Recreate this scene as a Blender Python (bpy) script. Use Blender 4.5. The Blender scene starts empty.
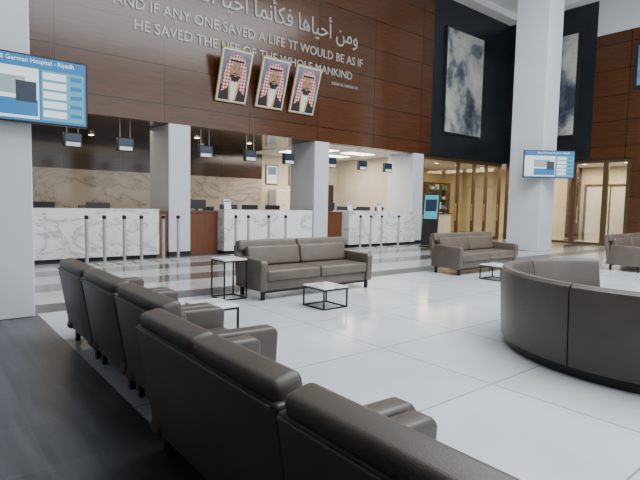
import bpy, bmesh, math, random
from mathutils import Vector, Matrix
random.seed(3)
scene=bpy.context.scene
COL=scene.collection

# ---------------------------------------------------------------- materials
def new_mat(name):
    m=bpy.data.materials.new(name); m.use_nodes=True
    nt=m.node_tree; b=nt.nodes['Principled BSDF']
    return m,nt,b
def simple(name,col,rough=0.5,metal=0.0,noise=0.0,nscale=8.0,bump=0.0,bscale=200.0,spec=None):
    m,nt,b=new_mat(name)
    b.inputs['Base Color'].default_value=(*col,1); b.inputs['Roughness'].default_value=rough
    b.inputs['Metallic'].default_value=metal
    if spec is not None: b.inputs['Specular IOR Level'].default_value=spec
    tc=nt.nodes.new('ShaderNodeTexCoord')
    if noise>0:
        n=nt.nodes.new('ShaderNodeTexNoise'); n.inputs['Scale'].default_value=nscale; n.inputs['Detail'].default_value=4
        nt.links.new(tc.outputs['Object'],n.inputs['Vector'])
        r=nt.nodes.new('ShaderNodeValToRGB')
        r.color_ramp.elements[0].position=0.3; r.color_ramp.elements[1].position=0.7
        r.color_ramp.elements[0].color=(*[c*(1-noise) for c in col],1)
        r.color_ramp.elements[1].color=(*[min(1,c*(1+noise)) for c in col],1)
        nt.links.new(n.outputs['Fac'],r.inputs['Fac']); nt.links.new(r.outputs['Color'],b.inputs['Base Color'])
    if bump>0:
        n2=nt.nodes.new('ShaderNodeTexNoise'); n2.inputs['Scale'].default_value=bscale
        nt.links.new(tc.outputs['Object'],n2.inputs['Vector'])
        bp=nt.nodes.new('ShaderNodeBump'); bp.inputs['Strength'].default_value=bump; bp.inputs['Distance'].default_value=0.01
        nt.links.new(n2.outputs['Fac'],bp.inputs['Height']); nt.links.new(bp.outputs['Normal'],b.inputs['Normal'])
    return m
def paneled(name,c1,c2,cm,axes,bw,bh,mortar=0.006,rough=0.3,offset=0.0,grain=None,gstretch=(1,1,1),gamt=0.25,spec=0.5,shift=(0,0)):
    m,nt,b=new_mat(name); L=nt.links.new
    tc=nt.nodes.new('ShaderNodeTexCoord'); sp=nt.nodes.new('ShaderNodeSeparateXYZ'); cb=nt.nodes.new('ShaderNodeCombineXYZ')
    L(tc.outputs['Object'],sp.inputs[0]); L(sp.outputs[axes[0]],cb.inputs[0]); L(sp.outputs[axes[1]],cb.inputs[1])
    mp=nt.nodes.new('ShaderNodeMapping'); mp.inputs['Location'].default_value=(shift[0],shift[1],0); L(cb.outputs[0],mp.inputs[0])
    br=nt.nodes.new('ShaderNodeTexBrick'); L(mp.outputs[0],br.inputs['Vector'])
    br.offset=offset; br.inputs['Scale'].default_value=1; br.inputs['Mortar Size'].default_value=mortar
    br.inputs['Mortar Smooth'].default_value=0.0
    br.inputs['Brick Width'].default_value=bw; br.inputs['Row Height'].default_value=bh
    br.inputs['Color1'].default_value=(*c1,1); br.inputs['Color2'].default_value=(*c2,1); br.inputs['Mortar'].default_value=(*cm,1)
    out=br.outputs['Color']
    if grain:
        mg=nt.nodes.new('ShaderNodeMapping'); mg.inputs['Scale'].default_value=gstretch; L(tc.outputs['Object'],mg.inputs[0])
        n=nt.nodes.new('ShaderNodeTexNoise'); n.inputs['Scale'].default_value=grain; n.inputs['Detail'].default_value=6; n.inputs['Distortion'].default_value=0.6
        L(mg.outputs[0],n.inputs['Vector'])
        r=nt.nodes.new('ShaderNodeValToRGB'); r.color_ramp.elements[0].position=0.3; r.color_ramp.elements[1].position=0.7
        r.color_ramp.elements[0].color=(1-gamt,)*3+(1,); r.color_ramp.elements[1].color=(1,1,1,1)
        L(n.outputs['Fac'],r.inputs['Fac'])
        mx=nt.nodes.new('ShaderNodeMix'); mx.data_type='RGBA'; mx.blend_type='MULTIPLY'; mx.inputs['Factor'].default_value=1
        L(out,mx.inputs['A']); L(r.outputs['Color'],mx.inputs['B']); out=mx.outputs['Result']
    L(out,b.inputs['Base Color']); b.inputs['Roughness'].default_value=rough; b.inputs['Specular IOR Level'].default_value=spec
    return m
def marble(name,base=(0.84,0.84,0.83),vein=(0.36,0.36,0.38),scale=0.9,rough=0.2):
    m,nt,b=new_mat(name); L=nt.links.new
    tc=nt.nodes.new('ShaderNodeTexCoord')
    mp=nt.nodes.new('ShaderNodeMapping'); mp.inputs['Rotation'].default_value=(0.4,0.6,0.5); mp.inputs['Scale'].default_value=(1,1,1.6); L(tc.outputs['Object'],mp.inputs[0])
    n=nt.nodes.new('ShaderNodeTexNoise'); n.inputs['Scale'].default_value=scale; n.inputs['Detail'].default_value=8; n.inputs['Roughness'].default_value=0.58; n.inputs['Distortion'].default_value=1.2
    L(mp.outputs[0],n.inputs['Vector'])
    r=nt.nodes.new('ShaderNodeValToRGB'); e=r.color_ramp.elements
    e[0].position=0.0; e[0].color=(*base,1); e[1].position=1; e[1].color=(*base,1)
    mid=tuple(0.7*a+0.3*bb for a,bb in zip(base,vein))
    for p,c in ((0.42,base),(0.475,mid),(0.49,vein),(0.50,mid),(0.54,base)):
        q=e.new(p); q.color=(*c,1)
    L(n.outputs['Fac'],r.inputs['Fac']); L(r.outputs['Color'],b.inputs['Base Color']); b.inputs['Roughness'].default_value=rough
    return m
def emit(name,col,s=1.0):
    m,nt,b=new_mat(name); b.inputs['Base Color'].default_value=(0,0,0,1); b.inputs['Roughness'].default_value=0.3
    b.inputs['Emission Color'].default_value=(*col,1); b.inputs['Emission Strength'].default_value=s
    return m

M={}
W1=(0.105,0.038,0.014); W2=(0.082,0.030,0.011); WM=(0.012,0.006,0.003)
M['wood']=paneled('wood_panel',W1,W2,WM,(0,2),2.4,0.93,0.010,0.20,0.0,3.0,(0.6,0.6,9),0.4)
M['woodR']=paneled('wood_panel_side',W1,W2,WM,(1,2),2.4,0.93,0.010,0.20,0.0,3.0,(0.6,0.6,9),0.4)
M['woodfront']=paneled('wood_desk',(0.17,0.055,0.019),(0.145,0.047,0.017),(0.03,0.01,0.005),(0,2),0.9,3,0.006,0.3,0.0,3.0,(6,6,0.8),0.3)
M['wooddark']=paneled('wood_dark',(0.075,0.038,0.022),(0.06,0.031,0.018),(0.015,0.008,0.005),(0,2),1.8,0.55,0.008,0.15,0.0,3.0,(0.6,0.6,6),0.3)
M['darkwall']=paneled('dark_stone',(0.015,0.021,0.028),(0.012,0.017,0.024),(0.004,0.005,0.007),(0,2),1.6,1.2,0.006,0.3,0.5,1.5,(1,1,1),0.4)
M['darkwallR']=paneled('dark_stone_side',(0.015,0.021,0.028),(0.012,0.017,0.024),(0.004,0.005,0.007),(1,2),1.6,1.2,0.006,0.3,0.5,1.5,(1,1,1),0.4)
M['marble']=marble('white_marble')
M['marblewall']=marble('marble_wall',(0.50,0.44,0.37),(0.24,0.19,0.15),0.5,0.12)
M['floorw']=paneled('floor_white_tile',(0.63,0.675,0.71),(0.57,0.615,0.65),(0.30,0.33,0.35),(0,1),1.2,1.2,0.007,0.15,0.0,1.1,(1,1,1),0.13,0.5,(0.1,0.3))
M['floord']=paneled('floor_dark_tile',(0.095,0.100,0.108),(0.078,0.083,0.090),(0.11,0.115,0.12),(0,1),1.2,0.6,0.006,0.33,0.0,1.5,(7,0.6,1),0.5,0.45,(0.7,0.2))
M['floorb']=paneled('floor_brown_tile',(0.15,0.13,0.118),(0.125,0.108,0.098),(0.07,0.06,0.06),(0,1),1.2,1.2,0.006,0.12,0.0,1.6,(1,5,1),0.2)
M['floorl']=paneled('floor_light_band',(0.50,0.50,0.49),(0.45,0.45,0.45),(0.3,0.3,0.3),(0,1),1.2,1.2,0.006,0.12,0.0,1.6,(1,1,1),0.1)
M['plaster']=simple('white_plaster',(0.62,0.63,0.65),0.7,noise=0.03,nscale=2)
M['colpaint']=simple('column_paint',(0.60,0.63,0.67),0.6,noise=0.03,nscale=1.5)
M['ceiling']=simple('ceiling_paint',(0.85,0.86,0.86),0.8,noise=0.02,nscale=1)
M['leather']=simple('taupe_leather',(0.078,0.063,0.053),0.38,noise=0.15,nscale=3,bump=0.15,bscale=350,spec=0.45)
M['leatherlit']=simple('taupe_leather_lit',(0.112,0.088,0.071),0.38,noise=0.15,nscale=3,bump=0.15,bscale=350)  # lighter copy of the leather; light on the far sofas is put into the colour
M['black']=simple('black_metal',(0.012,0.012,0.013),0.4,metal=0.3,noise=0.05)
M['plastic']=simple('black_plastic',(0.015,0.015,0.017),0.35,noise=0.05)
M['chrome']=simple('brushed_steel',(0.55,0.54,0.52),0.32,metal=0.6,noise=0.05,nscale=30)
M['letters']=simple('letter_metal',(0.40,0.38,0.36),0.4,metal=0.2,noise=0.03)
M['bronze']=simple('bronze_frame',(0.13,0.085,0.045),0.35,metal=0.5,noise=0.08)
M['gold']=simple('gold_frame',(0.50,0.36,0.16),0.35,metal=0.6,noise=0.05)
M['warmwall']=simple('warm_wall',(0.56,0.42,0.22),0.4,noise=0.25,nscale=0.9)
M['cream']=simple('cream_wall',(0.62,0.56,0.44),0.6,noise=0.1,nscale=1.2)
M['steelpanel']=simple('lift_panel',(0.66,0.65,0.62),0.35,metal=0.2,noise=0.06,nscale=2)
M['skin']=simple('portrait_skin',(0.36,0.20,0.13),0.6,noise=0.1)
M['robe']=simple('portrait_robe',(0.025,0.018,0.015),0.6,noise=0.1)
M['robetrim']=simple('portrait_trim',(0.55,0.36,0.12),0.6,noise=0.1)
M['shirt']=simple('portrait_shirt',(0.72,0.72,0.72),0.6,noise=0.05)
M['beard']=simple('portrait_beard',(0.02,0.014,0.01),0.7,noise=0.1)
M['pbg']=simple('portrait_background',(0.16,0.15,0.18),0.5,noise=0.5,nscale=2)
M['white']=simple('white_laminate',(0.75,0.75,0.75),0.4,noise=0.02)
M['paper']=simple('paper',(0.8,0.8,0.8),0.6,noise=0.02)
M['blueprint']=simple('poster_ink',(0.10,0.22,0.36),0.5,noise=0.3,nscale=4)
def checker():
    m,nt,b=new_mat('portrait_headscarf'); L=nt.links.new
    tc=nt.nodes.new('ShaderNodeTexCoord'); mp=nt.nodes.new('ShaderNodeMapping'); mp.inputs['Rotation'].default_value=(0,0.78,0)
    c=nt.nodes.new('ShaderNodeTexChecker'); c.inputs['Scale'].default_value=17
    c.inputs['Color1'].default_value=(0.74,0.55,0.52,1); c.inputs['Color2'].default_value=(0.42,0.05,0.045,1)
    L(tc.outputs['Object'],mp.inputs[0]); L(mp.outputs[0],c.inputs['Vector']); L(c.outputs['Color'],b.inputs['Base Color']); b.inputs['Roughness'].default_value=0.7
    return m
M['scarf']=checker()
def abstract():
    m,nt,b=new_mat('abstract_canvas'); L=nt.links.new
    tc=nt.nodes.new('ShaderNodeTexCoord'); n=nt.nodes.new('ShaderNodeTexNoise'); n.inputs['Scale'].default_value=0.7; n.inputs['Detail'].default_value=12; n.inputs['Roughness'].default_value=0.66; n.inputs['Distortion'].default_value=0.3
    mp=nt.nodes.new('ShaderNodeMapping'); mp.inputs['Scale'].default_value=(1,1,0.8); mp.inputs['Location'].default_value=(0.3,0.4,3.1)
    L(tc.outputs['Object'],mp.inputs[0]); L(mp.outputs[0],n.inputs['Vector'])
    r=nt.nodes.new('ShaderNodeValToRGB'); e=r.color_ramp.elements
    e[0].position=0.38; e[0].color=(0.035,0.05,0.08,1); e[1].position=0.66; e[1].color=(0.66,0.64,0.60,1)
    q=e.new(0.46); q.color=(0.17,0.19,0.22,1); q=e.new(0.51); q.color=(0.42,0.43,0.42,1)
    L(n.outputs['Fac'],r.inputs['Fac']); L(r.outputs['Color'],b.inputs['Base Color']); b.inputs['Roughness'].default_value=0.6
    return m
M['abstract']=abstract()
def glassmat():
    m,nt,b=new_mat('clear_glass'); L=nt.links.new
    out=nt.nodes['Material Output']; t=nt.nodes.new('ShaderNodeBsdfTransparent'); t.inputs[0].default_value=(0.95,0.94,0.90,1)
    g=nt.nodes.new('ShaderNodeBsdfGlossy'); g.inputs['Roughness'].default_value=0.03
    mx=nt.nodes.new('ShaderNodeMixShader'); mx.inputs[0].default_value=0.08
    L(t.outputs[0],mx.inputs[1]); L(g.outputs[0],mx.inputs[2]); L(mx.outputs[0],out.inputs[0])
    return m
M['glass']=glassmat()
M['scr_blue']=emit('screen_blue',(0.01,0.20,0.48),1.2)
M['scr_white']=emit('screen_white',(0.75,0.85,0.90),1.5)
M['scr_cyan']=emit('screen_cyan',(0.10,0.42,0.56),1.2)
M['scr_dark']=emit('screen_dark',(0.02,0.04,0.08),1.0)
M['scr_green']=emit('screen_pale',(0.40,0.52,0.55),1.0)
M['lampface']=emit('lamp_face',(1.0,0.85,0.62),14.0)
M['lampwhite']=emit('lamp_face_white',(1.0,0.93,0.82),7.0)

# ---------------------------------------------------------------- mesh builder
class MB:
    def __init__(s,name): s.name=name; s.bm=bmesh.new(); s.mats=[]
    def mi(s,k):
        if k not in s.mats: s.mats.append(k)
        return s.mats.index(k)
    def merge(s,t,k,mx=None):
        i=s.mi(k)
        for f in t.faces: f.material_index=i
        if mx is not None: bmesh.ops.transform(t,matrix=mx,verts=t.verts)
        bmesh.ops.recalc_face_normals(t,faces=t.faces)
        me=bpy.data.meshes.new('tmp'); t.to_mesh(me); t.free(); s.bm.from_mesh(me); bpy.data.meshes.remove(me)
        return s
    def box(s,x0,x1,y0,y1,z0,z1,k,bev=0,seg=2,mx=None):
        t=bmesh.new(); bmesh.ops.create_cube(t,size=1)
        for v in t.verts:
            v.co=Vector(((x0+x1)/2+v.co.x*(x1-x0),(y0+y1)/2+v.co.y*(y1-y0),(z0+z1)/2+v.co.z*(z1-z0)))
        if bev>0: bmesh.ops.bevel(t,geom=list(t.edges),offset=bev,segments=seg,profile=0.5,affect='EDGES')
        return s.merge(t,k,mx)
    def prism(s,pts,a,b,k,axis='x',bev=0,seg=2,mx=None):
        t=bmesh.new()
        def P(p,h):
            return {'x':(h,p[0],p[1]),'y':(p[0],h,p[1]),'z':(p[0],p[1],h)}[axis]
        va=[t.verts.new(P(p,a)) for p in pts]; vb=[t.verts.new(P(p,b)) for p in pts]
        t.faces.new(va); t.faces.new(vb[::-1]); n=len(pts)
        for i in range(n): t.faces.new((va[i],vb[i],vb[(i+1)%n],va[(i+1)%n]))
        bmesh.ops.recalc_face_normals(t,faces=t.faces)
        if bev>0: bmesh.ops.bevel(t,geom=list(t.edges),offset=bev,segments=seg,profile=0.5,affect='EDGES')
        return s.merge(t,k,mx)
    def cyl(s,p0,p1,r,k,seg=16,r2=None):
        p0=Vector(p0); p1=Vector(p1); d=p1-p0
        t=bmesh.new(); bmesh.ops.create_cone(t,cap_ends=True,segments=seg,radius1=r,radius2=r if r2 is None else r2,depth=d.length)
        q=d.to_track_quat('Z','Y').to_matrix().to_4x4()
        return s.merge(t,k,Matrix.Translation((p0+p1)/2)@q)
    def ell(s,c,rx,rz,k,y,n=24,a0=0,a1=2*math.pi,th=0.004):
        pts=[(c[0]+rx*math.cos(a0+(a1-a0)*i/n),c[1]+rz*math.sin(a0+(a1-a0)*i/n)) for i in range(n)]
        return s.prism(pts,y,y-th,k,'y')
    def arc(s,prof,c,a0,a1,n,k):
        t=bmesh.new(); rings=[]
        for i in range(n+1):
            a=a0+(a1-a0)*i/n
            rings.append([t.verts.new((c[0]+r*math.cos(a),c[1]+r*math.sin(a),z)) for r,z in prof])
        m=len(prof)
        for i in range(n):
            for j in range(m):
                t.faces.new((rings[i][j],rings[i][(j+1)%m],rings[i+1][(j+1)%m],rings[i+1][j]))
        t.faces.new(rings[0]); t.faces.new(rings[-1][::-1])
        return s.merge(t,k)
    def done(s,loc=(0,0,0),rot=0.0,smooth=True,parent=None,euler=None):
        me=bpy.data.meshes.new(s.name); s.bm.to_mesh(me); s.bm.free()
        for k in s.mats: me.materials.append(M[k])
        if smooth:
            for p in me.polygons: p.use_smooth=True
            me.set_sharp_from_angle(angle=math.radians(35))
        o=bpy.data.objects.new(s.name,me); COL.objects.link(o)
        o.location=loc; o.rotation_euler=euler if euler else (0,0,rot)
        if parent: o.parent=parent
        return o
def inst(o,loc,rot=0.0):
    n=bpy.data.objects.new(o.name.split('.')[0],o.data); COL.objects.link(n); n.location=loc; n.rotation_euler=(0,0,rot); return n

# ---------------------------------------------------------------- camera
f_px=497.0; hgt=1.4
yaw=math.radians(50.8); pitch=math.radians(4.26); roll=math.radians(1.2)
F0=Vector((math.cos(yaw),math.sin(yaw),0)); R0=Vector((math.sin(yaw),-math.cos(yaw),0))
F=(F0*math.cos(pitch)-Vector((0,0,1))*math.sin(pitch)).normalized()
U0=R0.cross(F)
R=R0*math.cos(roll)+U0*math.sin(roll); U=U0*math.cos(roll)-R0*math.sin(roll)
cd=bpy.data.cameras.new('camera'); cam=bpy.data.objects.new('camera',cd); COL.objects.link(cam)
cam.matrix_world=Matrix(((R.x,U.x,-F.x,0),(R.y,U.y,-F.y,0),(R.z,U.z,-F.z,hgt),(0,0,0,1)))
cd.sensor_width=36; cd.lens=f_px/640*36; cd.clip_start=0.05; cd.clip_end=200
scene.camera=cam

# ---------------------------------------------------------------- room
D=12.0; XR=20.1; ZS=3.28; ZC=9.4; XL=-5.0; YF=-7.0
b=MB('floor')
def quad(x0,x1,y0,y1,k): b.box(x0,x1,y0,y1,-0.1,0,k)
quad(XL,1.1,YF,6.7,'floord')
quad(1.1,XR+4,YF,6.7,'floorw')
for y0,y1,k in [(6.7,7.25,'floord'),(7.25,8.2,'floorl'),(8.2,8.9,'floorb'),(8.9,9.8,'floorl'),(9.8,10.5,'floorb'),(10.5,11.6,'floorl'),(11.6,17.2,'floorb')]: quad(XL,XR+4,y0,y1,k)
b.done(smooth=False)
MB('ceiling').box(XL,XR+0.3,YF,D+0.3,ZC,ZC+0.2,'ceiling').done(smooth=False)
b=MB('unseen_shade_slab'); b.box(XL,0.9,YF,4.4,3.6,4.0,'wooddark'); b.box(0.85,0.9,YF,4.4,4.0,5.0,'white'); b.done(smooth=False)  # unseen slab added overhead to shade the dark floor and sofa backs
b=MB('trim_1'); b.box(15.0,XR,11.5,11.99,ZC-0.25,ZC-0.001,'ceiling'); b.box(XR-0.5,XR-0.01,YF,11.5,ZC-0.25,ZC-0.001,'ceiling'); b.done(smooth=False)
b=MB('wall_back'); b.box(XL,15.0,D,D+0.3,ZS,ZC,'wood'); b.box(15.0,XR,D,D+0.3,ZS,ZC,'darkwall'); b.done(smooth=False)
b=MB('wall_right_upper')
b.box(XR,XR+0.3,8.4,D+0.3,ZS,ZC,'darkwallR'); b.box(XR,XR+0.3,YF,8.4,ZS,7.85,'woodR'); b.box(XR,XR+0.3,YF,8.4,7.85,ZC,'plaster'); b.done(smooth=False)
MB('wall_right').box(XR,XR+0.3,YF,6.95,0,ZS,'woodR').done(smooth=False)
MB('wall_left').box(XL-0.3,XL,YF,17.2,0,ZC,'plaster').done(smooth=False)
b=MB('window_1')
for x in range(-5,21,3): b.box(x-0.08,x+0.08,YF-0.1,YF+0.1,0,ZC,'black')
for z in (0.1,3.2,6.3,9.3): b.box(XL,XR,YF-0.08,YF+0.08,z-0.06,z+0.06,'black')
b.done(smooth=False)
b=MB('wall_recess')
b.box(XL,10.8,17.0,17.2,2.3,ZS,'wooddark'); b.box(XL,10.8,17.0,17.2,0,2.3,'marblewall')
b.box(10.8,XR+4,17.0,17.2,0,ZS,'cream')
b.box(14.75,14.95,13.4,17.0,0,ZS,'cream'); b.done(smooth=False)
b=MB('ceiling_recess'); b.box(XL,10.0,D+0.3,17.2,ZS,ZS+0.15,'wooddark'); b.box(10.0,XR+4,D+0.3,17.2,ZS,ZS+0.15,'ceiling'); b.box(XR+0.3,XR+4,YF,D+0.3,ZS,ZS+0.15,'ceiling'); b.done(smooth=False)
b=MB('wall_lobby'); b.box(XR+3.8,XR+4,YF,17.0,0,ZS,'cream'); b.box(15.2,XR+3.8,16.7,16.98,0,ZS,'warmwall')
for y in (10.3,12.0): b.box(XR+3.5,XR+3.8,y,y+0.5,0,ZS,'wooddark')
b.done(smooth=False)

for x in (0.32,4.9,9.5,14.07):
    b=MB('column'); b.box(x,x+0.57,D-0.02,13.25,0,ZS-0.002,'colpaint',0.01,1); b.box(x-0.01,x+0.58,D-0.03,13.26,0,0.1,'black'); b.done()
b=MB('column'); b.box(0.1,1.06,6.56,7.5,0,ZC-0.002,'colpaint',0.01,1); b.done()
b=MB('column'); b.box(15.35,16.25,7.85,8.95,0,ZC-0.002,'colpaint',0.01,1); b.done()

def counter(x0,x1,mons=(),signs=()):
    b=MB('reception_counter')
    b.box(x0,x1,11.72,11.80,0.08,1.12,'marble',0.004,1)
    b.box(x0,x1,11.72,12.35,1.12,1.17,'marble',0.006,1)
    b.box(x0,x0+0.06,11.80,12.6,0.08,1.12,'marble'); b.box(x1-0.06,x1,11.80,12.6,0.08,1.12,'marble')
    b.box(x0+0.05,x1-0.05,11.78,12.3,0,0.08,'black')
    b.box(x0+0.06,x1-0.06,12.2,12.9,0.70,0.74,'white')
    for x in mons:
        mx=Matrix.Translation((x,12.6,0.74))@Matrix.Rotation(random.uniform(-0.3,0.3),4,'Z')
        b.box(-0.27,0.27,-0.02,0.02,0.18,0.56,'plastic',0.006,1,mx); b.box(-0.03,0.03,0.0,0.03,0.01,0.2,'plastic',0,1,mx); b.box(-0.12,0.12,-0.08,0.08,0,0.012,'plastic',0,1,mx)
    for x in signs:
        mx=Matrix.Translation((x,11.9,1.17))@Matrix.Rotation(math.radians(-12),4,'X')
        b.box(-0.10,0.10,-0.004,0.004,0.01,0.28,'paper',0,1,mx); b.box(-0.08,0.08,-0.006,-0.004,0.2,0.25,'blueprint',0,1,mx); b.box(-0.10,0.10,-0.05,0.05,0,0.01,'white')
    b.done()
counter(-2.5,0.28); counter(0.93,4.55,(2.2,3.4),()); counter(6.3,9.25,(6.9,7.6,8.4),(6.5,)); counter(10.75,13.95,(11.3,12.2,13.0),(10.95,12.3))
def deskfront(x0,x1,mon=False):
    b=MB('wood_desk'); b.box(x0,x1,12.05,12.12,0,1.08,'woodfront'); b.box(x0,x1,12.02,12.6,1.08,1.13,'woodfront',0.005,1)
    if mon: b.box(x0+0.12,x0+0.62,12.4,12.44,1.18,1.42,'plastic',0.006,1); b.box(x0+0.33,x0+0.4,12.41,12.46,1.13,1.2,'plastic')
    b.done()
deskfront(4.58,4.88); deskfront(5.49,6.27,True); deskfront(9.28,9.48); deskfront(10.09,10.72,True)

b=MB('stanchion'); b.cyl((0,0,0),(0,0,0.025),0.16,'chrome',28); b.cyl((0,0,0.025),(0,0,0.04),0.15,'chrome',28,0.05)
b.cyl((0,0,0.03),(0,0,0.97),0.034,'chrome',18); b.cyl((0,0,0.97),(0,0,1.04),0.042,'black',18); b.cyl((0,0,1.04),(0,0,1.055),0.035,'chrome',18)
st=b.done(loc=(2.74,11.0,0))
for x,y in ((3.09,11.0),(3.5,11.0),(3.87,11.0),(4.37,11.0),(4.72,11.0),(6.35,11.2),(6.72,11.2),(7.35,11.2),(7.9,11.2),(10.75,11.2),(11.2,11.2),(11.7,11.2),(12.5,11.2)):
    inst(st,(x,y,0))

b=MB('queue_display'); b.box(-0.19,0.19,-0.06,0.06,-0.17,0.15,'plastic',0.01,1); b.box(-0.16,0.16,-0.066,-0.058,-0.02,0.12,'scr_dark'); b.box(-0.15,0.15,-0.068,-0.058,-0.15,-0.06,'paper')
b.cyl((-0.12,0,0.15),(-0.12,0,0.559),0.008,'chrome',8); b.cyl((0.12,0,0.15),(0.12,0,0.559),0.008,'chrome',8)
qd=b.done(loc=(2.83,12.45,2.72))
for x in (4.0,6.1,7.5,8.85,10.55,11.95,13.2): inst(qd,(x,12.45,2.72))

def text_obj(name,body,x0,x1,z,mat,y=D-0.002,ext=0.012,height=None,parent=None):
    cu=bpy.data.curves.new(name,'FONT'); cu.body=body; cu.size=1; cu.extrude=ext; cu.resolution_u=3
    o=bpy.data.objects.new(name,cu); me=o.to_mesh().copy(); o.to_mesh_clear(); bpy.data.objects.remove(o)
    xs=[v.co.x for v in me.vertices]; ys=[v.co.y for v in me.vertices]
    if not xs: return None
    w=max(xs)-min(xs); h=max(ys)-min(ys); s=(x1-x0)/w; sh=s if height is None else height/h
    mx_=min(xs); my_=min(ys)
    for v in me.vertices: v.co=Vector(((v.co.x-mx_)*s,-v.co.z,(v.co.y-my_)*sh))
    me.materials.append(M[mat]); o=bpy.data.objects.new(name,me); COL.objects.link(o); o.location=(x0,y-ext-0.002,z)
    if parent: o.parent=parent
    return o
text_obj('wall_lettering',"AND IF ANY ONE SAVED A LIFE 'IT WOULD BE AS IF",3.6,11.4,5.80,'letters',height=0.26)
text_obj('wall_lettering',"HE SAVED THE LIFE OF THE WHOLE MANKIND",4.08,10.95,5.33,'letters',height=0.24)
text_obj('wall_lettering',"SURAH AL-MAIDAH 32",10.1,11.2,5.06,'letters',height=0.09)
ar="\uFEED\uFEE3\uFEE6 \uFE83\uFEA3\uFEF4\uFE8E\uFEEB\uFE8E \uFED3\uFEDC\uFE84\uFEE7\uFEE4\uFE8E \uFE83\uFEA3\uFEF4\uFE8E \uFE8D\uFEDF\uFEE8\uFE8E\uFEB1 \uFE9F\uFEE4\uFEF4\uFECC\uFE8E"
text_obj('wall_calligraphy',ar[::-1],3.4,11.15,6.27,'letters',height=0.78)

def portrait(x,var):
    b=MB('framed_portrait')
    w,h=0.92,1.36; c=w/2; k=1.22
    b.box(0,w,-0.0,0.05,0,h,'gold',0.01,1); b.box(0.035,w-0.035,-0.006,0.0,0.035,h-0.035,'white'); b.box(0.06,w-0.06,-0.010,-0.006,0.06,h-0.06,'pbg')
    def X(v): return c+v*k
    def Z(v): return 0.70+(v-0.72)*k*0.95
    b.prism([(0.065,0.065),(w-0.065,0.065),(w-0.075,0.42),(c+0.17,0.62),(c-0.17,0.62),(0.075,0.42)],-0.011,-0.015,'robe','y')
    b.prism([(c-0.12,0.58),(c+0.12,0.58),(c+0.05,0.07),(c-0.05,0.07)],-0.016,-0.019,'shirt','y')
    b.prism([(c-0.17,0.58),(c-0.12,0.58),(c-0.05,0.07),(c-0.10,0.07)],-0.020,-0.022,'robetrim','y')
    b.prism([(c+0.12,0.58),(c+0.17,0.58),(c+0.10,0.07),(c+0.05,0.07)],-0.020,-0.022,'robetrim','y')
    b.prism([(X(p),Z(q)) for p,q in [(-0.29,0.34),(-0.17,0.42),(-0.09,0.58),(0.09,0.58),(0.17,0.40),(0.28,0.32),(0.27,0.70),(0.23,0.95),(0.16,1.12),(0,1.17),(-0.16,1.12),(-0.23,0.95),(-0.27,0.70)]],-0.023,-0.028,'scarf','y')
    b.ell((c,Z(0.82)),0.13*k,0.19*k,'skin',-0.029)
    b.ell((c,Z(0.74)),0.122*k,0.14*k,'beard',-0.034,24,math.pi,2*math.pi)
    b.ell((c,Z(0.71)),0.04*k,0.012*k,'skin',-0.040)
    b.prism([(X(-0.07),Z(0.755)),(X(0.07),Z(0.755)),(X(0.05),Z(0.775)),(X(-0.05),Z(0.775))],-0.035,-0.040,'beard','y')
    for s in (-1,1): b.ell((X(s*0.055),Z(0.86)),0.02*k,0.009*k,'beard',-0.035); b.box(X(s*0.055)-0.035,X(s*0.055)+0.035,-0.039,-0.035,Z(0.89),Z(0.902),'beard')
    b.prism([(X(-0.02),Z(0.785)),(X(0.02),Z(0.785)),(X(0.006),Z(0.86)),(X(-0.006),Z(0.86))],-0.035,-0.045,'skin','y')
    b.prism([(X(-0.175),Z(1.01)),(X(0.175),Z(1.01)),(X(0.155),Z(1.05)),(X(-0.155),Z(1.05))],-0.03,-0.036,'beard','y')
    b.box(c-0.03,c+0.03,0.05,0.40,h-0.25,h-0.22,'black')
    b.done(loc=(x,D-0.06,4.0),euler=(math.radians(18),0,0))
portrait(6.12,0); portrait(7.32,1); portrait(8.45,2)

b=MB('abstract_painting'); b.box(15.65,18.15,D-0.08,D-0.002,4.15,8.15,'plastic'); b.box(15.72,18.08,D-0.09,D-0.08,4.22,8.08,'abstract'); b.done(smooth=False)
b=MB('abstract_painting'); b.box(XR-0.08,XR-0.002,9.0,11.6,4.2,8.2,'plastic'); b.box(XR-0.09,XR-0.08,9.07,11.53,4.27,8.13,'abstract'); b.done(smooth=False)
b=MB('framed_picture'); b.box(XR-0.06,XR-0.002,5.0,7.05,5.7,7.3,'plastic'); b.box(XR-0.07,XR-0.06,5.1,6.95,5.8,7.2,'blueprint'); b.done(smooth=False)

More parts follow.
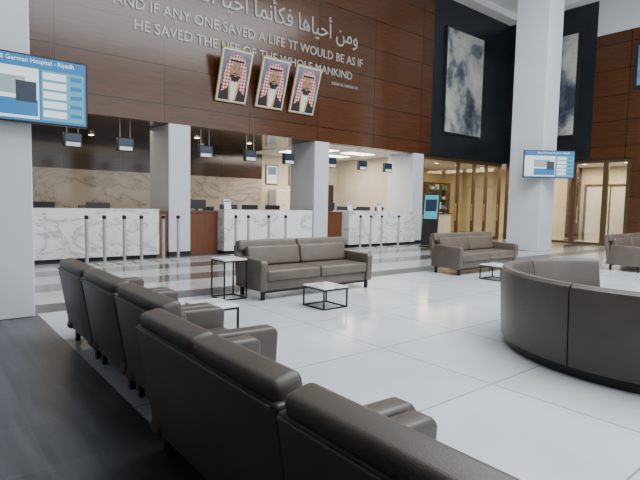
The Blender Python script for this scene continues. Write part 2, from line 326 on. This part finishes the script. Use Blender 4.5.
def tv(name,w,h,loc,rot,armlen=0.1):
    e=bpy.data.objects.new(name,None); COL.objects.link(e); e.location=loc; e.rotation_euler=(0,0,rot)
    b=MB('screen_body'); b.box(-w/2,w/2,0,0.06,-h/2,h/2,'plastic',0.008,1)
    b.box(-w/2+.02,w/2-.02,-0.004,0,-h/2+.02,h/2-.02,'scr_blue')
    b.box(-w/2+.03,w*0.12,-0.006,-0.004,-h*0.44,h*0.30,'scr_white')
    b.box(-w*0.30,w*0.11,-0.008,-0.006,-h*0.40,-h*0.16,'scr_blue'); b.box(-w*0.3,w*0.02,-0.008,-0.006,-h*0.1,h*0.16,'scr_green'); b.box(-w*0.05,w*0.10,-0.010,-0.008,-h*0.20,h*0.10,'scr_dark')
    b.box(w*0.14,w*0.47,-0.005,-0.004,-h*0.44,h*0.30,'scr_cyan')
    for i in range(5): b.box(w*0.15,w*0.33,-0.008,-0.006,h*0.27-i*h*0.14-h*0.10,h*0.27-i*h*0.14,'scr_white'); b.box(w*0.36,w*0.45,-0.008,-0.006,h*0.25-i*h*0.14-h*0.06,h*0.25-i*h*0.14,'scr_blue')
    b.box(-0.2,0.2,0.06,0.06+armlen,-0.15,0.15,'black')
    b.done(parent=e)
    t=text_obj('screen_caption','Saudi German Hospital - Riyadh',-w*0.23,w*0.39,h/2-.105*h/.75,'scr_white',y=-0.004,ext=0.001,height=0.065*h/.75)
    if t: t.parent=e
    return e
tv('wall_television',1.34,0.75,(0.96,6.42,2.60),0,0.075)
tv('wall_television',1.6,0.85,(15.35,7.62,2.75),math.radians(-38),0.1)

# ---------------------------------------------------------------- sofas
def sofa_mesh(name,W,n,mat='leather',fr=-0.38):
    b=MB(name); hw=W/2; aw=0.12
    for s in (-1,1):
        x0,x1=(-hw,-hw+aw) if s<0 else (hw-aw,hw)
        b.prism([(fr,0.13),(fr-0.02,0.54),(fr+0.01,0.575),(0.24,0.59),(0.34,0.13)],x0,x1,mat,'x',0.022,3)
    b.box(-hw+aw-0.01,hw-aw+0.01,fr+0.04,0.26,0.13,0.27,mat,0.02,2)
    b.prism([(0.21,0.13),(0.31,0.13),(0.405,0.72),(0.395,0.735),(0.33,0.735)],-hw+0.005,hw-0.005,mat,'x',0.014,3)
    L=W-2*aw; cw=L/n
    for i in range(n):
        a=-hw+aw+i*cw
        b.box(a+0.004,a+cw-0.004,fr-0.005,0.19,0.27,0.43,mat,0.035,4)
        mx=Matrix.Translation((0,0.235,0.42))@Matrix.Rotation(math.radians(-12),4,'X')
        b.box(a+0.004,a+cw-0.004,-0.10,0.03,0.0,0.30,mat,0.035,4,mx)
        mx=Matrix.Translation((0,0.335,0.70))@Matrix.Rotation(math.radians(-12),4,'X')
        a2=-hw+0.02+i*(W-0.04)/n
        b.box(a2+0.004,a2+(W-0.04)/n-0.004,-0.085,0.05,-0.055,0.11,mat,0.035,5,mx)
    b.cyl((-hw+0.03,0.412,0.722),(hw-0.03,0.412,0.722),0.006,mat,8)
    for sx in (-1,1):
        for y in (fr+0.06,0.25):
            b.box(sx*(hw-0.08)-0.025,sx*(hw-0.08)+0.025,y-0.02,y+0.02,0,0.135,'black')
    b.box(-hw+0.05,hw-0.05,fr+0.05,fr+0.08,0.10,0.13,'black'); b.box(-hw+0.05,hw-0.05,0.24,0.27,0.10,0.13,'black')
    return b
s3=sofa_mesh('leather_sofa',2.2,2,'leatherlit').done(loc=(4.82,6.24,0))
inst(s3,(9.47,6.24,0)); inst(s3,(13.45,4.35,0))
sofa_mesh('leather_loveseat',1.34,2,'leather',-0.30).done(loc=(1.30,1.975,0),rot=math.pi/2)
sofa_mesh('leather_sofa',1.9,2,'leather',-0.28).done(loc=(1.28,0.335,0),rot=math.pi/2)
s1=sofa_mesh('leather_armchair',0.86,1).done(loc=(1.46,3.12,0),rot=math.pi/2)
inst(s1,(1.46,4.00,0),math.pi/2); inst(s1,(1.46,4.88,0),math.pi/2)

b=MB('curved_sofa'); c=(5.60,1.6)
back=[(1.45,0.09),(1.48,0.71),(1.47,0.755),(1.44,0.78),(1.39,0.78),(1.36,0.76),(1.34,0.71),(1.27,0.42),(1.27,0.09)]
seat=[(1.30,0.10),(1.30,0.40),(1.26,0.43),(0.82,0.43),(0.78,0.41),(0.76,0.37),(0.76,0.10)]
g=math.radians(0.25)
for i in range(5):
    a0=math.radians(45+42*i)+g; a1=math.radians(45+42*(i+1))-g
    b.arc(back,c,a0,a1,18,'leather'); b.arc(seat,c,a0,a1,18,'leatherlit')
b.arc([(1.40,0),(1.40,0.09),(0.80,0.09),(0.80,0)],c,math.radians(46),math.radians(254),60,'black')
b.done()

def table(name,w,d,h,loc):
    b=MB(name); t=0.018
    b.box(0,w,0,d,h-0.022,h,'marble',0.003,1)
    for x in (0.0,w-t):
        for y in (0.0,d-t): b.box(x,x+t,y,y+t,0,h-0.022,'black')
    for z0 in (0.0,h-0.04):
        b.box(t,w-t,0,t,z0,z0+t,'black'); b.box(t,w-t,d-t,d,z0,z0+t,'black'); b.box(0,t,t,d-t,z0,z0+t,'black'); b.box(w-t,w,t,d-t,z0,z0+t,'black')
    b.done(loc=loc)
table('coffee_table',0.42,0.45,0.29,(4.09,4.91,0))
table('side_table',0.37,0.40,0.58,(3.32,6.17,0))
table('coffee_table',0.45,0.45,0.29,(8.45,5.0,0))
table('side_table',0.36,0.40,0.43,(1.98,4.05,0))

b=MB('digital_standee'); mx=Matrix.Rotation(math.radians(-6),4,'X')
b.box(-0.28,0.28,-0.03,0.03,0.05,1.82,'plastic',0.01,1,mx); b.box(-0.24,0.24,-0.036,-0.03,0.95,1.75,'scr_cyan',0,1,mx); b.box(-0.20,0.20,-0.040,-0.036,1.2,1.6,'scr_dark',0,1,mx)
b.box(-0.3,0.3,-0.15,0.35,0,0.04,'black',0.01,1); b.done(loc=(13.35,10.6,0),rot=math.radians(-75))

def glazed(name,axis,pos,edges,mats='bronze',wide=0.06):
    b=MB(name)
    def bx(u0,u1,p0,p1,z0,z1,k):
        if axis=='x': b.box(u0,u1,pos+p0,pos+p1,z0,z1,k)
        else: b.box(pos+p0,pos+p1,u0,u1,z0,z1,k)
    for e in edges: bx(e-wide,e+wide,-0.05,0.05,0,ZS-0.002,mats)
    for i in range(len(edges)-1):
        u0=edges[i]+wide; u1=edges[i+1]-wide
        bx(u0,u1,-0.05,0.05,0,0.10,mats); bx(u0,u1,-0.05,0.05,ZS-0.14,ZS-0.002,mats)
        bx(u0,u1,-0.006,0.006,0.10,ZS-0.14,'glass')
        bx(u1-0.12,u1-0.09,-0.09,-0.06,0.8,1.5,'gold')
        bx(u1-0.115,u1-0.095,-0.062,-0.006,0.85,0.87,'gold'); bx(u1-0.115,u1-0.095,-0.062,-0.006,1.43,1.45,'gold')
    b.done(smooth=False)
glazed('door_1','x',D+0.15,[14.75,17.0,18.1,19.0,XR-0.05])
glazed('door_2','y',XR+0.15,[7.05,7.85,9.0,10.2,D-0.15],wide=0.09)
b=MB('lift_door'); b.box(XR+3.7,XR+3.78,8.0,10.0,0,2.4,'steelpanel'); b.box(XR+3.68,XR+3.70,8.98,9.02,0,2.4,'black'); b.box(XR+3.66,XR+3.79,7.9,8.0,0,2.5,'bronze'); b.box(XR+3.66,XR+3.79,10.0,10.1,0,2.5,'bronze'); b.box(XR+3.66,XR+3.79,8.0,10.0,2.4,2.5,'bronze'); b.done(smooth=False)
def shelf(x0,x1,y=16.3):
    b=MB('display_shelf'); b.box(x0,x1,y+0.25,y+0.35,0,2.6,'wooddark')
    for x in (x0,x1-0.04): b.box(x,x+0.04,y,y+0.25,0,2.6,'wooddark')
    for j in range(5):
        z=0.2+j*0.5; b.box(x0+0.04,x1-0.04,y,y+0.25,z,z+0.03,'bronze')
        u=x0+0.1
        while u<x1-0.25:
            ww=random.uniform(0.08,0.2); b.box(u,u+ww,y+0.05,y+0.2,z+0.03,z+0.03+random.uniform(0.12,0.35),random.choice(['paper','blueprint','gold','plastic','white'])); u+=ww+random.uniform(0.03,0.12)
    b.done(smooth=False)
shelf(17.6,19.4); shelf(20.4,22.2)
b=MB('shop_counter'); b.box(17.2,19.6,14.3,14.9,0.06,1.0,'white',0.01,1); b.box(17.15,19.65,14.25,14.95,1.0,1.05,'wooddark',0.005,1); b.box(17.25,19.55,14.34,14.86,0,0.06,'black'); b.done()
b=MB('door_3'); b.box(13.6,14.5,16.9,16.98,0,2.2,'wooddark'); b.box(13.65,13.7,16.86,16.9,1.0,1.05,'chrome'); b.done(smooth=False)
b=MB('filing_cabinet')
for i in range(3):
    b.box(11.1+i*0.8,11.85+i*0.8,16.4,16.95,0,1.9,'white',0.008,1)
    for j in range(4): b.box(11.15+i*0.8,11.80+i*0.8,16.385,16.4,0.1+j*0.45,0.5+j*0.45,'cream'); b.box(11.4+i*0.8,11.55+i*0.8,16.37,16.385,0.38+j*0.45,0.40+j*0.45,'chrome')
b.done()
for x in (10.95,12.1,12.9):
    b=MB('notice_board'); b.box(x,x+0.6,16.95,16.995,2.1,2.9,'bronze'); b.box(x+0.04,x+0.56,16.94,16.95,2.14,2.86,'paper'); b.box(x+0.1,x+0.5,16.935,16.94,2.5,2.8,'blueprint'); b.done(smooth=False)
def chair(loc,rot):
    b=MB('office_chair')
    b.box(-0.24,0.24,-0.24,0.22,0.44,0.52,'plastic',0.03,3); b.box(-0.22,0.22,0.20,0.26,0.60,1.22,'plastic',0.025,3); b.box(-0.03,0.03,0.2,0.24,0.44,0.7,'plastic')
    b.cyl((0,0,0.1),(0,0,0.45),0.03,'chrome')
    for i in range(5):
        a=i*math.tau/5; b.cyl((0,0,0.10),(0.28*math.cos(a),0.28*math.sin(a),0.06),0.018,'plastic',8); b.cyl((0.28*math.cos(a),0.28*math.sin(a)-0.015,0.03),(0.28*math.cos(a),0.28*math.sin(a)+0.015,0.03),0.03,'black',12)
    b.done(loc=loc,rot=rot)
for x in (2.3,3.5,7.0,8.3,11.6,12.8): chair((x,13.7,0),random.uniform(-0.4,0.4))

b=MB('downlight'); b.cyl((0,0,-0.02),(0,0,0),0.09,'white',20); b.cyl((0,0,-0.024),(0,0,-0.02),0.07,'lampface',20)
dl=b.done(loc=(1.5,14.0,ZS-0.001))
for x in (3.2,6.6,8.4,11,12.6): inst(dl,(x,14.0,ZS-0.001))
for x in (2.4,4.1,6.0,7.6): inst(dl,(x,15.8,ZS-0.001))
for x in (16.5,18,19.5,21.5): inst(dl,(x,14.0,ZS-0.001))
for y in (11,9.4,7.8): inst(dl,(22,y,ZS-0.001))
b=MB('ceiling_panel_light'); b.box(-0.6,0.6,-0.3,0.3,-0.02,0,'lampwhite'); pl=b.done(loc=(11.2,15.2,ZS-0.001))
for p in ((13.0,15.2),(11.2,13.8),(13.0,13.8)): inst(pl,(p[0],p[1],ZS-0.001))

# ---------------------------------------------------------------- lights
def area(name,loc,sx,sy,e,col,rot=(0,0,0)):
    l=bpy.data.lights.new(name,'AREA'); l.shape='RECTANGLE'; l.size=sx; l.size_y=sy; l.energy=e; l.color=col
    o=bpy.data.objects.new(name,l); COL.objects.link(o); o.location=loc; o.rotation_euler=rot; return o
area('skylight_lamp',(8.5,1.5,9.3),11,9,2500,(0.93,0.97,1.0))
area('window_daylight',(10.5,YF+0.3,5.0),17,7,700,(0.90,0.96,1.0),(math.radians(90),0,0))
area('recess_lamp',(3.5,14.3,3.2),7,2.5,85,(1.0,0.82,0.60))
area('recess_lamp',(11.8,14.6,3.2),4.5,2.5,230,(1.0,0.90,0.75))
area('lobby_lamp',(18,14.3,3.2),4,2.5,340,(1.0,0.80,0.50))
area('lobby_lamp',(22.2,9.5,3.2),2,6,360,(1.0,0.86,0.62))
w=bpy.data.worlds.new('world'); scene.world=w; w.use_nodes=True
w.node_tree.nodes['Background'].inputs[0].default_value=(0.88,0.94,1.0,1); w.node_tree.nodes['Background'].inputs[1].default_value=0.8
